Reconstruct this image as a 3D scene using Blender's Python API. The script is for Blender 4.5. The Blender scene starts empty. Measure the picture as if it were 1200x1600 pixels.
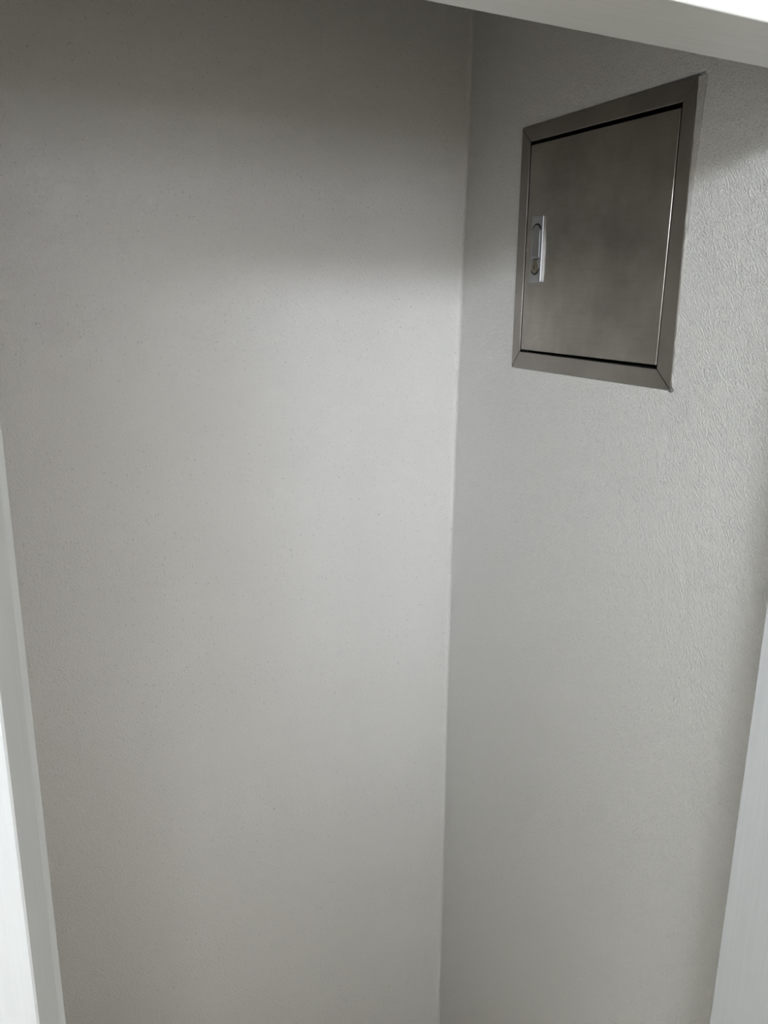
import bpy, bmesh, math, random
from mathutils import Vector, Matrix

random.seed(7)
scene = bpy.context.scene
col = scene.collection

# ------------------------------------------------------------------ camera
CAM = Vector((0.0, 0.0, 1.6))
F_PX, YAW, PITCH, ROLL = 1266.85, 0.46659, 0.25342, 0.01088
fwd = Vector((math.sin(YAW) * math.cos(PITCH), math.cos(YAW) * math.cos(PITCH), -math.sin(PITCH)))
rt0 = Vector((math.cos(YAW), -math.sin(YAW), 0.0))
up0 = rt0.cross(fwd)
rt = rt0 * math.cos(ROLL) + up0 * math.sin(ROLL)
up = -rt0 * math.sin(ROLL) + up0 * math.cos(ROLL)
cam_data = bpy.data.cameras.new('camera')
cam_data.sensor_fit = 'VERTICAL'
cam_data.sensor_height = 36.0
cam_data.lens = 36.0 * F_PX / 1600.0
cam_data.clip_start = 0.02
cam = bpy.data.objects.new('camera', cam_data)
col.objects.link(cam)
m3 = Matrix((rt, up, -fwd)).transposed()
cam.matrix_world = Matrix.Translation(CAM) @ m3.to_4x4()
scene.camera = cam

# ------------------------------------------------------------------ world, light, exposure
world = bpy.data.worlds.new('world')
scene.world = world
world.use_nodes = True
world.node_tree.nodes['Background'].inputs[0].default_value = (0.80, 0.88, 1.0, 1)
world.node_tree.nodes['Background'].inputs[1].default_value = 0.6


def add_light(name, kind, loc, energy, color):
    d = bpy.data.lights.new(name, kind)
    d.energy = energy
    d.color = color
    o = bpy.data.objects.new(name, d)
    o.location = loc
    col.objects.link(o)
    return o


# row of round globes: lamps on the ceiling of the room behind the viewer, far to the left
for lx, ly, watt in ((-2.50, -2.55, 48.0), (-1.95, -2.60, 66.0), (-1.65, -2.60, 74.0), (-1.30, -2.60, 42.0), (-0.95, -2.60, 28.0), (-0.60, -2.60, 20.0), (-1.80, -3.30, 25.0)):
    lamp = add_light('ceiling_lamp_light', 'POINT', (lx, ly, 2.46), watt, (0.85, 0.905, 1.0))
    lamp.data.shadow_soft_size = 0.17
# daylight coming through the window in the wall behind the camera
day = add_light('window_daylight', 'AREA', (0.30, -3.54, 1.68), 25.0, (0.885, 0.895, 1.0))
day.data.shape = 'RECTANGLE'
day.data.size = 1.6
day.data.size_y = 0.68
day.rotation_euler = (math.radians(90), 0, 0)      # shines towards +y

# fill light added low at the left, brightens the right wall and header
side = add_light('side_fill_light', 'AREA', (-2.74, -0.75, 1.05), 9.5, (0.90, 0.98, 1.0))
side.data.shape = 'RECTANGLE'
side.data.size = 1.2
side.data.size_y = 0.9
side.rotation_euler = (math.radians(90), 0, math.radians(-90))     # shines towards +x

scene.view_settings.view_transform = 'Standard'
scene.view_settings.look = 'None'
scene.view_settings.gamma = 1.0
scene.view_settings.use_curve_mapping = False
scene.view_settings.exposure = 0.0


# ------------------------------------------------------------------ materials
def new_mat(name):
    m = bpy.data.materials.new(name)
    m.use_nodes = True
    nt = m.node_tree
    return m, nt, nt.nodes['Principled BSDF']


def node(nt, kind, **kw):
    n = nt.nodes.new(kind)
    for k, v in kw.items():
        setattr(n, k, v)
    return n


def noise(nt, vec, scale, detail=2.0, rough=0.5):
    n = node(nt, 'ShaderNodeTexNoise')
    n.inputs['Scale'].default_value = scale
    n.inputs['Detail'].default_value = detail
    n.inputs['Roughness'].default_value = rough
    nt.links.new(vec, n.inputs['Vector'])
    return n.outputs['Fac']


def mapping(nt, vec, scale=(1, 1, 1), rot=(0, 0, 0)):
    n = node(nt, 'ShaderNodeMapping', vector_type='TEXTURE')   # turned first, then stretched
    n.inputs['Scale'].default_value = [1.0 / k for k in scale]
    n.inputs['Rotation'].default_value = rot
    nt.links.new(vec, n.inputs['Vector'])
    return n.outputs['Vector']


def ramp(nt, fac, stops):
    n = node(nt, 'ShaderNodeValToRGB')
    while len(n.color_ramp.elements) < len(stops):
        n.color_ramp.elements.new(0.5)
    for e, (p, c) in zip(n.color_ramp.elements, stops):
        e.position = p
        e.color = (c[0], c[1], c[2], 1) if isinstance(c, tuple) else (c, c, c, 1)
    nt.links.new(fac, n.inputs['Fac'])
    return n.outputs['Color']


def mult(nt, a, b, fac=1.0):
    n = node(nt, 'ShaderNodeMix', data_type='RGBA', blend_type='MULTIPLY')
    n.inputs['Factor'].default_value = fac
    for v, s in ((a, n.inputs['A']), (b, n.inputs['B'])):
        if isinstance(v, tuple):
            s.default_value = (*v, 1)
        else:
            nt.links.new(v, s)
    return n.outputs['Result']


def math_node(nt, op, a, b):
    n = node(nt, 'ShaderNodeMath', operation=op)
    for v, s in ((a, n.inputs[0]), (b, n.inputs[1])):
        if isinstance(v, (int, float)):
            s.default_value = v
        else:
            nt.links.new(v, s)
    return n.outputs[0]


def bump(nt, bsdf, height, strength, dist):
    n = node(nt, 'ShaderNodeBump')
    n.inputs['Strength'].default_value = strength
    n.inputs['Distance'].default_value = dist
    nt.links.new(height, n.inputs['Height'])
    nt.links.new(n.outputs['Normal'], bsdf.inputs['Normal'])


def wallpaper(name, color, axis, relief):
    """Embossed off-white wallpaper: short slanting raised fibres and a few dark flecks."""
    m, nt, b = new_mat(name)
    co = node(nt, 'ShaderNodeTexCoord').outputs['Object']
    rot1 = (math.radians(-28), 0, 0) if axis == 'x' else (0, math.radians(-28), 0)
    rot2 = (math.radians(-58), 0, 0) if axis == 'x' else (0, math.radians(35), 0)
    s1 = noise(nt, mapping(nt, co, (1, 1, 0.38), rot1), 470, 2.0)
    s2 = noise(nt, mapping(nt, co, (1, 1, 0.55), rot2), 550, 2.0)
    r1 = ramp(nt, s1, [(0.44, 0.0), (0.70, 1.0)])
    r2 = ramp(nt, s2, [(0.46, 0.0), (0.70, 1.0)])
    patch = ramp(nt, noise(nt, co, 60, 1.0), [(0.30, 0.55), (0.70, 1.0)])
    h = math_node(nt, 'MULTIPLY', math_node(nt, 'ADD', r1, r2), patch)
    bump(nt, b, h, relief, 0.0012)
    fleck = ramp(nt, noise(nt, co, 300, 1.0), [(0.235, 0.72), (0.30, 1.0)])
    cloud = ramp(nt, noise(nt, co, 3.0, 3.0), [(0.3, 0.975), (0.7, 1.0)])
    c = mult(nt, mult(nt, color, fleck), cloud)
    nt.links.new(c, b.inputs['Base Color'])
    b.inputs['Roughness'].default_value = 0.33
    b.inputs['Specular IOR Level'].default_value = 0.5
    return m


def wood_film(name, color, stretch):
    """White film with a fine woodgrain emboss running along one axis."""
    m, nt, b = new_mat(name)
    co = node(nt, 'ShaderNodeTexCoord').outputs['Object']
    g = noise(nt, mapping(nt, co, stretch), 260, 3.0, 0.6)
    c = mult(nt, color, ramp(nt, g, [(0.3, 0.945), (0.7, 1.0)]))
    nt.links.new(c, b.inputs['Base Color'])
    bump(nt, b, g, 0.25, 0.0006)
    b.inputs['Roughness'].default_value = 0.42
    b.inputs['Specular IOR Level'].default_value = 0.4
    return m


def stainless(name, color, rough, stretch, smear=0.28):
    m, nt, b = new_mat(name)
    co = node(nt, 'ShaderNodeTexCoord').outputs['Object']
    brush = noise(nt, mapping(nt, co, stretch), 500, 2.0)
    cloud = noise(nt, co, 7.0, 4.0, 0.6)
    c = mult(nt, mult(nt, color, ramp(nt, cloud, [(0.30, 1.0 - smear), (0.68, 1.0)])),
             ramp(nt, brush, [(0.25, 0.93), (0.75, 1.0)]))
    nt.links.new(c, b.inputs['Base Color'])
    b.inputs['Metallic'].default_value = 1.0
    rr = ramp(nt, cloud, [(0.25, rough + 0.10), (0.75, rough)])
    nt.links.new(rr, b.inputs['Roughness'])
    bump(nt, b, brush, 0.06, 0.0003)
    return m


def plain(name, color, rough=0.6, metal=0.0, relief=None):
    m, nt, b = new_mat(name)
    co = node(nt, 'ShaderNodeTexCoord').outputs['Object']
    s, amt, dist = relief or (60, 0.05, 0.0004)
    n = noise(nt, co, s, 3.0)
    c = mult(nt, color, ramp(nt, n, [(0.3, 0.9), (0.7, 1.0)]))
    nt.links.new(c, b.inputs['Base Color'])
    b.inputs['Roughness'].default_value = rough
    b.inputs['Metallic'].default_value = metal
    bump(nt, b, n, amt, dist)
    return m


WALL = (0.795, 0.785, 0.75)
M_BACK = wallpaper('wallpaper_back', WALL, 'y', 0.55)
M_SIDE = wallpaper('wallpaper_side', WALL, 'x', 0.72)
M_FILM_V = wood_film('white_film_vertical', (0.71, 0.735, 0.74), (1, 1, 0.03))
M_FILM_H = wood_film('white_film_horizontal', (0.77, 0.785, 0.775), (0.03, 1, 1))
M_ROOM = plain('room_wall_paint', (0.72, 0.69, 0.615), 0.7)
M_CEIL = plain('ceiling_paint', (0.80, 0.80, 0.78), 0.8)
M_FLOOR = plain('floor_vinyl', (0.34, 0.28, 0.21), 0.45)
M_STEEL = stainless('brushed_stainless_door', (0.41, 0.385, 0.352), 0.26, (1, 0.04, 1), 0.40)
M_FRAME_H = stainless('brushed_stainless_rail', (0.365, 0.343, 0.315), 0.26, (1, 0.04, 1))
M_FRAME_V = stainless('brushed_stainless_stile', (0.365, 0.343, 0.315), 0.26, (1, 1, 0.04))
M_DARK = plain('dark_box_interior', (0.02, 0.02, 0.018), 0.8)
M_CHROME = stainless('satin_chrome', (0.40, 0.41, 0.43), 0.20, (1, 1, 0.05), 0.12)
M_LEVER = stainless('worn_chrome_lever', (0.34, 0.345, 0.355), 0.28, (1, 1, 0.05), 0.2)
M_BRASS = stainless('tarnished_brass', (0.30, 0.28, 0.22), 0.38, (1, 1, 1), 0.3)
M_PLASTER = plain('rough_plaster', (0.58, 0.565, 0.53), 0.9, 0.0, (260, 0.9, 0.002))
M_SEAL = plain('old_sealant', (0.20, 0.20, 0.19), 0.6, 0.0, (200, 0.6, 0.002))


# ------------------------------------------------------------------ mesh helpers
def link_mesh(name, verts, faces, mat, parent=None, kind=None, smooth=False, bevel=0.0, segs=2):
    me = bpy.data.meshes.new(name)
    me.from_pydata([tuple(v) for v in verts], [], faces)
    bm = bmesh.new()
    bm.from_mesh(me)
    bmesh.ops.recalc_face_normals(bm, faces=bm.faces)
    if bevel > 0:
        bmesh.ops.bevel(bm, geom=list(bm.edges), offset=bevel, segments=segs, affect='EDGES', profile=0.5)
    bm.to_mesh(me)
    bm.free()
    if smooth:
        for p in me.polygons:
            p.use_smooth = True
    me.materials.append(mat)
    o = bpy.data.objects.new(name, me)
    col.objects.link(o)
    if parent:
        o.parent = parent
    if kind:
        o['kind'] = kind
    return o


BOX_F = [(0, 1, 2, 3), (7, 6, 5, 4), (0, 4, 5, 1), (1, 5, 6, 2), (2, 6, 7, 3), (3, 7, 4, 0)]


def box(name, a, b, mat, **kw):
    x0, y0, z0 = a
    x1, y1, z1 = b
    v = [(x0, y0, z0), (x1, y0, z0), (x1, y1, z0), (x0, y1, z0),
         (x0, y0, z1), (x1, y0, z1), (x1, y1, z1), (x0, y1, z1)]
    return link_mesh(name, v, BOX_F, mat, **kw)


def slab_x(name, quad, x0, x1, mat, **kw):
    """A plate lying in the right wall's plane: outline in (y, z), from x0 (front) to x1 (back)."""
    n = len(quad)
    v = [(x0, y, z) for y, z in quad] + [(x1, y, z) for y, z in quad]
    f = [tuple(range(n)), tuple(range(2 * n - 1, n - 1, -1))]
    f += [(i, (i + 1) % n, n + (i + 1) % n, n + i) for i in range(n)]
    return link_mesh(name, v, f, mat, **kw)


def prism_z(name, outline, z0, z1, mat, **kw):
    n = len(outline)
    v = [(x, y, z0) for x, y in outline] + [(x, y, z1) for x, y in outline]
    f = [tuple(range(n)), tuple(range(2 * n - 1, n - 1, -1))]
    f += [(i, (i + 1) % n, n + (i + 1) % n, n + i) for i in range(n)]
    return link_mesh(name, v, f, mat, **kw)


def structure(o, label, cat):
    o['kind'] = 'structure'
    o['label'] = label
    o['category'] = cat
    return o


# ------------------------------------------------------------------ closet shell
H_CEIL = 2.60
Y_IN, Y_OUT = 0.5600, 0.4775        # back and front plane of the door casing
X_R, X_L = 0.80, -0.03            # side walls of the closet
Z_HEAD = 1.8045

# back wall, very slightly bowed like the plaster it covers
PROF = [(-0.10, 1.282), (0.0, 1.2824), (0.45, 1.2890), (0.85, 1.2945), (1.21, 1.2966), (1.57, 1.2920), (2.06, 1.2824), (2.70, 1.280)]


def back_y(z):
    for (z0, y0), (z1, y1) in zip(PROF, PROF[1:]):
        if z0 <= z <= z1:
            t = (z - z0) / (z1 - z0)
            return y0 + (y1 - y0) * t
    return PROF[0][1] if z < PROF[0][0] else PROF[-1][1]


def smooth_y(z):
    return sum(back_y(z + k * 0.05) for k in range(-5, 6)) / 11


NZ = 48
R = 0.007                         # soft inside corner between back wall and side wall
cols_x = [X_L - 0.06, X_L, 0.2, 0.4, 0.6, X_R - R]
v, f = [], []
for i in range(NZ + 1):
    z = H_CEIL * i / NZ
    y = smooth_y(z)
    for x in cols_x:
        v.append((x, y, z))
    for k in range(1, 5):
        a = math.pi / 2 * k / 5
        v.append((X_R - R + R * math.sin(a), y - R + R * math.cos(a), z))
    v.append((X_R, y - R, z))
    v.append((X_R + 0.03, y - R, z))
    v.append((X_R + 0.03, y + 0.08, z))
    v.append((X_L - 0.06, y + 0.08, z))
W = len(v) // (NZ + 1)
for i in range(NZ):
    for j in range(W):
        a, b = i * W + j, i * W + (j + 1) % W
        f.append((a, b, b + W, a + W))
f.append(tuple(range(W)))
f.append(tuple(range(NZ * W, NZ * W + W)))
wb = link_mesh('wall_back', v, f, M_BACK)
for p in wb.data.polygons:
    p.use_smooth = len(p.vertices) == 4
wb.data.set_sharp_from_angle(angle=math.radians(40))
structure(wb, 'off-white embossed wallpaper on the closet back wall, left of the corner', 'wall')

# electrical panel outline in (y, z)
FTL, FTR, FBR, FBL = (1.1232, 1.8626), (0.7760, 1.8632), (0.7718, 1.4940), (1.1216, 1.4984)
# hole in the wall: a hair larger than the frame, torn wider at the upper front corner
HOLE = [(1.1237, 1.8632), (0.7662, 1.8650), (0.7700, 1.70), (0.7716, 1.58), (0.7713, 1.4932), (1.1228, 1.4978)]
yA, yB, yC = Y_IN - 0.02, 1.32, 0
outer = [(yB, H_CEIL), (yA, H_CEIL), (yA, 1.70), (yA, 1.58), (yA, 0.0), (yB, 0.0)]
TH = 0.09
v = [(X_R, y, z) for y, z in outer] + [(X_R, y, z) for y, z in HOLE] + \
    [(X_R + TH, y, z) for y, z in outer] + [(X_R + TH, y, z) for y, z in HOLE]
f = []
for i in range(6):
    j = (i + 1) % 6
    f.append((i, j, 6 + j, 6 + i))
    f.append((12 + i, 12 + j, 18 + j, 18 + i))
    f.append((i, j, 12 + j, 12 + i))
    f.append((6 + i, 6 + j, 18 + j, 18 + i))
wr = link_mesh('wall_right', v, f, M_SIDE)
structure(wr, 'off-white embossed wallpaper on the side wall around the metal panel', 'wall')

wl = box('wall_left', (X_L - 0.06, Y_IN - 0.02, 0), (X_L, 1.30, H_CEIL), M_SIDE)
structure(wl, 'wallpapered closet side wall hidden behind the left casing', 'wall')

# ------------------------------------------------------------------ door casing
# left casing: front face, slightly splayed reveal, rolled back edge
out = [(-0.10, Y_OUT)]
out += [(-0.0065, Y_OUT), (-0.0049, Y_OUT + 0.0012), (0.0079, 0.5480), (0.0104, 0.5545), (0.0121, 0.5584), (0.0116, 0.5608), (0.0088, 0.5618), (-0.10, 0.5618)]
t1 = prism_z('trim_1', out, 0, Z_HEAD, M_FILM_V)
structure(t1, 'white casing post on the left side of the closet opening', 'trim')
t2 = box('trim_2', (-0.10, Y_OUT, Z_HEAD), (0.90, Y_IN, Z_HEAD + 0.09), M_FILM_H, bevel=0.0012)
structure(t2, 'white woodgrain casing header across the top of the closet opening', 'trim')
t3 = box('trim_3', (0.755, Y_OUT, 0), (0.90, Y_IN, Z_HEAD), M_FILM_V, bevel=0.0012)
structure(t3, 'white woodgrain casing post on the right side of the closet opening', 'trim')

# ------------------------------------------------------------------ the room in front of the closet
XA, XB, YR = -2.8, 1.7, -3.6
structure(box('floor', (XA - 0.1, YR - 0.1, -0.1), (XB + 0.1, 1.40, 0.0), M_FLOOR), 'brown vinyl floor of the room and closet', 'floor')
structure(box('ceiling', (XA - 0.1, YR - 0.1, H_CEIL), (XB + 0.1, 1.40, H_CEIL + 0.1), M_CEIL), 'white ceiling of the room and closet', 'ceiling')


def ring_wall(name, pieces, mat, label):
    v, f = [], []
    for a, b in pieces:
        n = len(v)
        x0, y0, z0 = a
        x1, y1, z1 = b
        v += [(x0, y0, z0), (x1, y0, z0), (x1, y1, z0), (x0, y1, z0), (x0, y0, z1), (x1, y0, z1), (x1, y1, z1), (x0, y1, z1)]
        f += [tuple(n + k for k in q) for q in BOX_F]
    structure(link_mesh(name, v, f, mat), label, 'wall')


ring_wall('wall_front', [((XA, 0.485, 0), (-0.10, 0.555, H_CEIL)), ((0.90, 0.485, 0), (XB, 0.555, H_CEIL)),
                         ((-0.10, 0.485, Z_HEAD + 0.09), (0.90, 0.555, H_CEIL))], M_ROOM, 'plain wall around the closet opening')
ring_wall('wall_room_left', [((XA - 0.1, YR, 0), (XA, -1.35, H_CEIL)), ((XA - 0.1, -0.15, 0), (XA, 0.565, H_CEIL)),
                             ((XA - 0.1, -1.35, 0), (XA, -0.15, 0.60)), ((XA - 0.1, -1.35, 1.50), (XA, -0.15, H_CEIL))], M_ROOM, 'plain left wall of the room outside the closet')
ring_wall('wall_room_right', [((XB, YR, 0), (XB + 0.1, 0.565, H_CEIL))], M_ROOM, 'plain right wall of the room outside the closet')
structure(box('wall_shade_tall', (-2.00, -1.62, 0), (-0.72, -1.50, 2.00), M_ROOM, bevel=0.004), 'tall unseen slab added behind the viewer to shade the lower closet', 'wall')  # light blocker added out of view, keeps the lamps off the lower closet
structure(box('wall_shade_low', (-0.72, -1.62, 0), (1.10, -1.50, 1.20), M_ROOM, bevel=0.004), 'low unseen slab added behind the viewer to shade the lower closet', 'wall')  # added out of view to cut window light on the lower back wall
WX0, WX1, WZ0, WZ1 = -0.50, 1.10, 1.32, 2.00
ring_wall('wall_rear', [((XA, YR - 0.1, 0), (WX0, YR, H_CEIL)), ((WX1, YR - 0.1, 0), (XB, YR, H_CEIL)),
                        ((WX0, YR - 0.1, 0), (WX1, YR, WZ0)), ((WX0, YR - 0.1, WZ1), (WX1, YR, H_CEIL))], M_ROOM,
          'wall with the window behind the viewer')

# ------------------------------------------------------------------ stainless access panel
panel = bpy.data.objects.new('electrical_panel', None)
panel['label'] = 'brushed stainless steel electrical panel set flush into the right wall'
panel['category'] = 'electrical panel'
col.objects.link(panel)
PO = Vector((X_R, 0.948, 1.496))
panel.location = PO


def pp(name, quad, x0, x1, mat, parent=None, **kw):
    """slab part given in world (y, z), parented to the panel"""
    par = parent or panel
    off = PO if par is panel else PO + Vector(par.location)
    q = [(y - off.y, z - off.z) for y, z in quad]
    return slab_x(name, q, x0 - off.x, x1 - off.x, mat, parent=par, **kw)


ITL, ITR, IBR, IBL = (1.1010, 1.8392), (0.7965, 1.8372), (0.7985, 1.5190), (1.1015, 1.5245)
XF = X_R - 0.0018                # frame stands just proud of the wallpaper
g = 0.00035                      # hairline mitre joint


def mid(a, b, t):
    return (a[0] + (b[0] - a[0]) * t, a[1] + (b[1] - a[1]) * t)


def sh(p, dy, dz):
    return (p[0] + dy, p[1] + dz)


pp('frame_rail', [sh(FTL, -g, 0), sh(FTR, g, 0), sh(ITR, g, 0), sh(ITL, -g, 0)], XF, X_R + 0.016, M_FRAME_H, bevel=0.0008)
pp('frame_rail', [sh(FBL, -g, 0), sh(FBR, g, 0), sh(IBR, g, 0), sh(IBL, -g, 0)], XF, X_R + 0.016, M_FRAME_H, bevel=0.0008)
pp('frame_stile', [sh(FTL, 0, -g), sh(ITL, 0, -g), sh(IBL, 0, g), sh(FBL, 0, g)], XF, X_R + 0.016, M_FRAME_V, bevel=0.0008)
pp('frame_stile', [sh(FTR, 0, -g), sh(ITR, 0, -g), sh(IBR, 0, g), sh(FBR, 0, g)], XF, X_R + 0.016, M_FRAME_V, bevel=0.0008)

# dark enclosure behind the door: back and four sides, open at the front
ey0, ey1, ez0, ez1, ex0, ex1 = 0.79, 1.108, 1.512, 1.846, X_R + 0.017, X_R + 0.085
v = []
for x, i in ((ex0, 0), (ex1, 0), (ex1 - 0.002, 0.002), (ex0, 0.002)):
    v += [(x - PO.x, y - PO.y, z - PO.z) for y, z in ((ey0 + i, ez0 + i), (ey1 - i, ez0 + i), (ey1 - i, ez1 - i), (ey0 + i, ez1 - i))]
f = [(4, 5, 6, 7), (8, 9, 10, 11)]
for r0, r1 in ((0, 4), (8, 12), (12, 0)):
    for k in range(4):
        f.append((r0 + k, r0 + (k + 1) % 4, r1 + (k + 1) % 4, r1 + k))
link_mesh('enclosure_box', v, f, M_DARK, parent=panel)

# door leaf: face with folded returns, wider gap at the top and bottom
DTL, DTR, DBR, DBL = (1.0990, 1.8345), (0.7990, 1.8318), (0.8010, 1.5236), (1.0992, 1.5278)
XD = X_R - 0.0012
door = pp('door', [DTL, DTR, DBR, DBL], XD, X_R + 0.014, M_STEEL, bevel=0.0013, segs=3)
door['label'] = 'smudged brushed steel door leaf'

# lock plate with lever and key cylinder
HTL, HTR, HBR, HBL = (1.0815, 1.7300), (1.0535, 1.7296), (1.0535, 1.6318), (1.0812, 1.6306)
lock = pp('lock_handle', [HTL, HTR, HBR, HBL], XD - 0.0042, XD + 0.001, M_CHROME, parent=door, bevel=0.0010)
lock['label'] = 'small bright chrome lock plate'
XP = XD - 0.0042
cy = 1.0675


def stadium(yc, z0, z1, r, n=10, flat_bottom=False):
    pts = [(yc + r * math.cos(a), z1 - r + r * math.sin(a)) for a in [math.pi * k / n for k in range(n + 1)]]
    if flat_bottom:
        pts += [(yc - r, z0), (yc + r, z0)]
    else:
        pts += [(yc + r * math.cos(a), z0 + r + r * math.sin(a)) for a in [math.pi + math.pi * k / n for k in range(n + 1)]]
    return pts


def ring_x(name, outer, inner, x0, x1, mat, parent):
    off = PO
    n = len(outer)
    v = []
    for x, pts in ((x0, outer), (x0, inner), (x1, inner), (x1, outer)):
        v += [(x - off.x, y - off.y, z - off.z) for y, z in pts]
    f = []
    for r0, r1 in ((0, 1), (1, 2), (2, 3), (3, 0)):
        for k in range(n):
            f.append((r0 * n + k, r0 * n + (k + 1) % n, r1 * n + (k + 1) % n, r1 * n + k))
    return link_mesh(name, v, f, mat, parent=parent)


def crescent(yc, zc, r, w, a0, a1, n=14):
    """thick in the middle, thin at the tips"""
    o, i = [], []
    for k in range(n + 1):
        t = k / n
        a = a0 + (a1 - a0) * t
        ww = w * math.sin(math.pi * min(max(t, 0.04), 0.96)) ** 0.6
        o.append((yc + r * math.cos(a), zc + r * math.sin(a)))
        i.append((yc + (r - ww) * math.cos(a), zc + (r - ww) * math.sin(a)))
    return o + i[::-1]


pp('push_lever', stadium(cy, 1.6690, 1.7165, 0.0088, flat_bottom=True), XP - 0.0010, XP + 0.001, M_LEVER, parent=door, bevel=0.0005)
pp('finger_slot', crescent(cy, 1.7078, 0.0110, 0.0026, math.radians(12), math.radians(168)), XP - 0.0003, XP + 0.001, M_DARK, parent=door)
pp('lever_groove', [(cy - 0.0085, 1.6672), (cy + 0.0050, 1.6672), (cy + 0.0050, 1.6660), (cy - 0.0085, 1.6660)], XP - 0.0003, XP + 0.001, M_DARK, parent=door)
pp('latch_tongue', [(cy - 0.0062, 1.6655), (cy + 0.0068, 1.6655), (cy + 0.0068, 1.6555), (cy - 0.0062, 1.6555)], XP - 0.0006, XP + 0.001, M_BRASS, parent=door, bevel=0.0004)
pp('key_cylinder', [(cy + 0.0080 * math.cos(2 * math.pi * k / 20), 1.6535 + 0.0080 * math.sin(2 * math.pi * k / 20)) for k in range(20)],
   XP - 0.0009, XP + 0.001, M_BRASS, parent=door, bevel=0.0004)
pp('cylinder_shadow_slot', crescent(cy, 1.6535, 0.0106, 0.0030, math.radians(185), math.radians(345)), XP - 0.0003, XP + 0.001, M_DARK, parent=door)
pp('keyhole', stadium(cy + 0.0012, 1.6505, 1.6572, 0.0011, n=6), XP - 0.0011, XP, M_DARK, parent=door)

# rough plaster showing in the torn gap along the front stile
pts_a, pts_b = [], []
n = 34
for k in range(n + 1):
    t = k / n
    z = 1.8610 + (1.5000 - 1.8610) * t
    yf = FTR[0] + (FBR[0] - FTR[0]) * t
    w = 0.0098 * max(0.0, 1 - t / 0.62) ** 1.1 + 0.0026
    pts_a.append((yf - 0.0002 + random.uniform(-0.0003, 0.0006), z))
    pts_b.append((yf - w + random.uniform(-0.0009, 0.0009), z))
v, f = [], []
for k, (a, b) in enumerate(zip(pts_a, pts_b)):
    t = k / n
    m = mid(a, b, 0.5)
    for (y, z), x in ((a, X_R - 0.0006 + random.uniform(-0.0006, 0.0004)), (m, X_R - 0.0009 + random.uniform(-0.0012, 0.0008) * (1 if t < 0.6 else 0.3)),
                      (b, X_R - 0.0005 + random.uniform(-0.0004, 0.0002)), (b, X_R + 0.012), (a, X_R + 0.012)):
        v.append((x - PO.x, y - PO.y, z - PO.z))
for k in range(n):
    for j in range(5):
        a, b = k * 5 + j, k * 5 + (j + 1) % 5
        f.append((a, b, b + 5, a + 5))
f += [tuple(range(5)), tuple(range(n * 5, n * 5 + 5))]
pl = link_mesh('plaster_edge', v, f, M_PLASTER, parent=panel)
pl['label'] = 'rough torn plaster edge'

# crumb of old sealant at the lower front corner of the frame
bm = bmesh.new()
bmesh.ops.create_icosphere(bm, subdivisions=3, radius=1.0)
for q in bm.verts:
    k = 1 + 0.22 * math.sin(q.co.y * 7 + 1) * math.cos(q.co.z * 6) + 0.12 * math.sin(q.co.x * 11)
    q.co = Vector((q.co.x * 0.0022 * k, q.co.y * 0.0036 * k, q.co.z * 0.0030 * k))
me = bpy.data.meshes.new('sealant_crumb')
bm.to_mesh(me)
bm.free()
me.materials.append(M_SEAL)
for p in me.polygons:
    p.use_smooth = True
cr = bpy.data.objects.new('sealant_crumb', me)
cr.location = Vector((X_R - 0.0015, 0.7702, 1.4945)) - PO
cr.parent = panel
cr['label'] = 'dark crumb of sealant'
col.objects.link(cr)
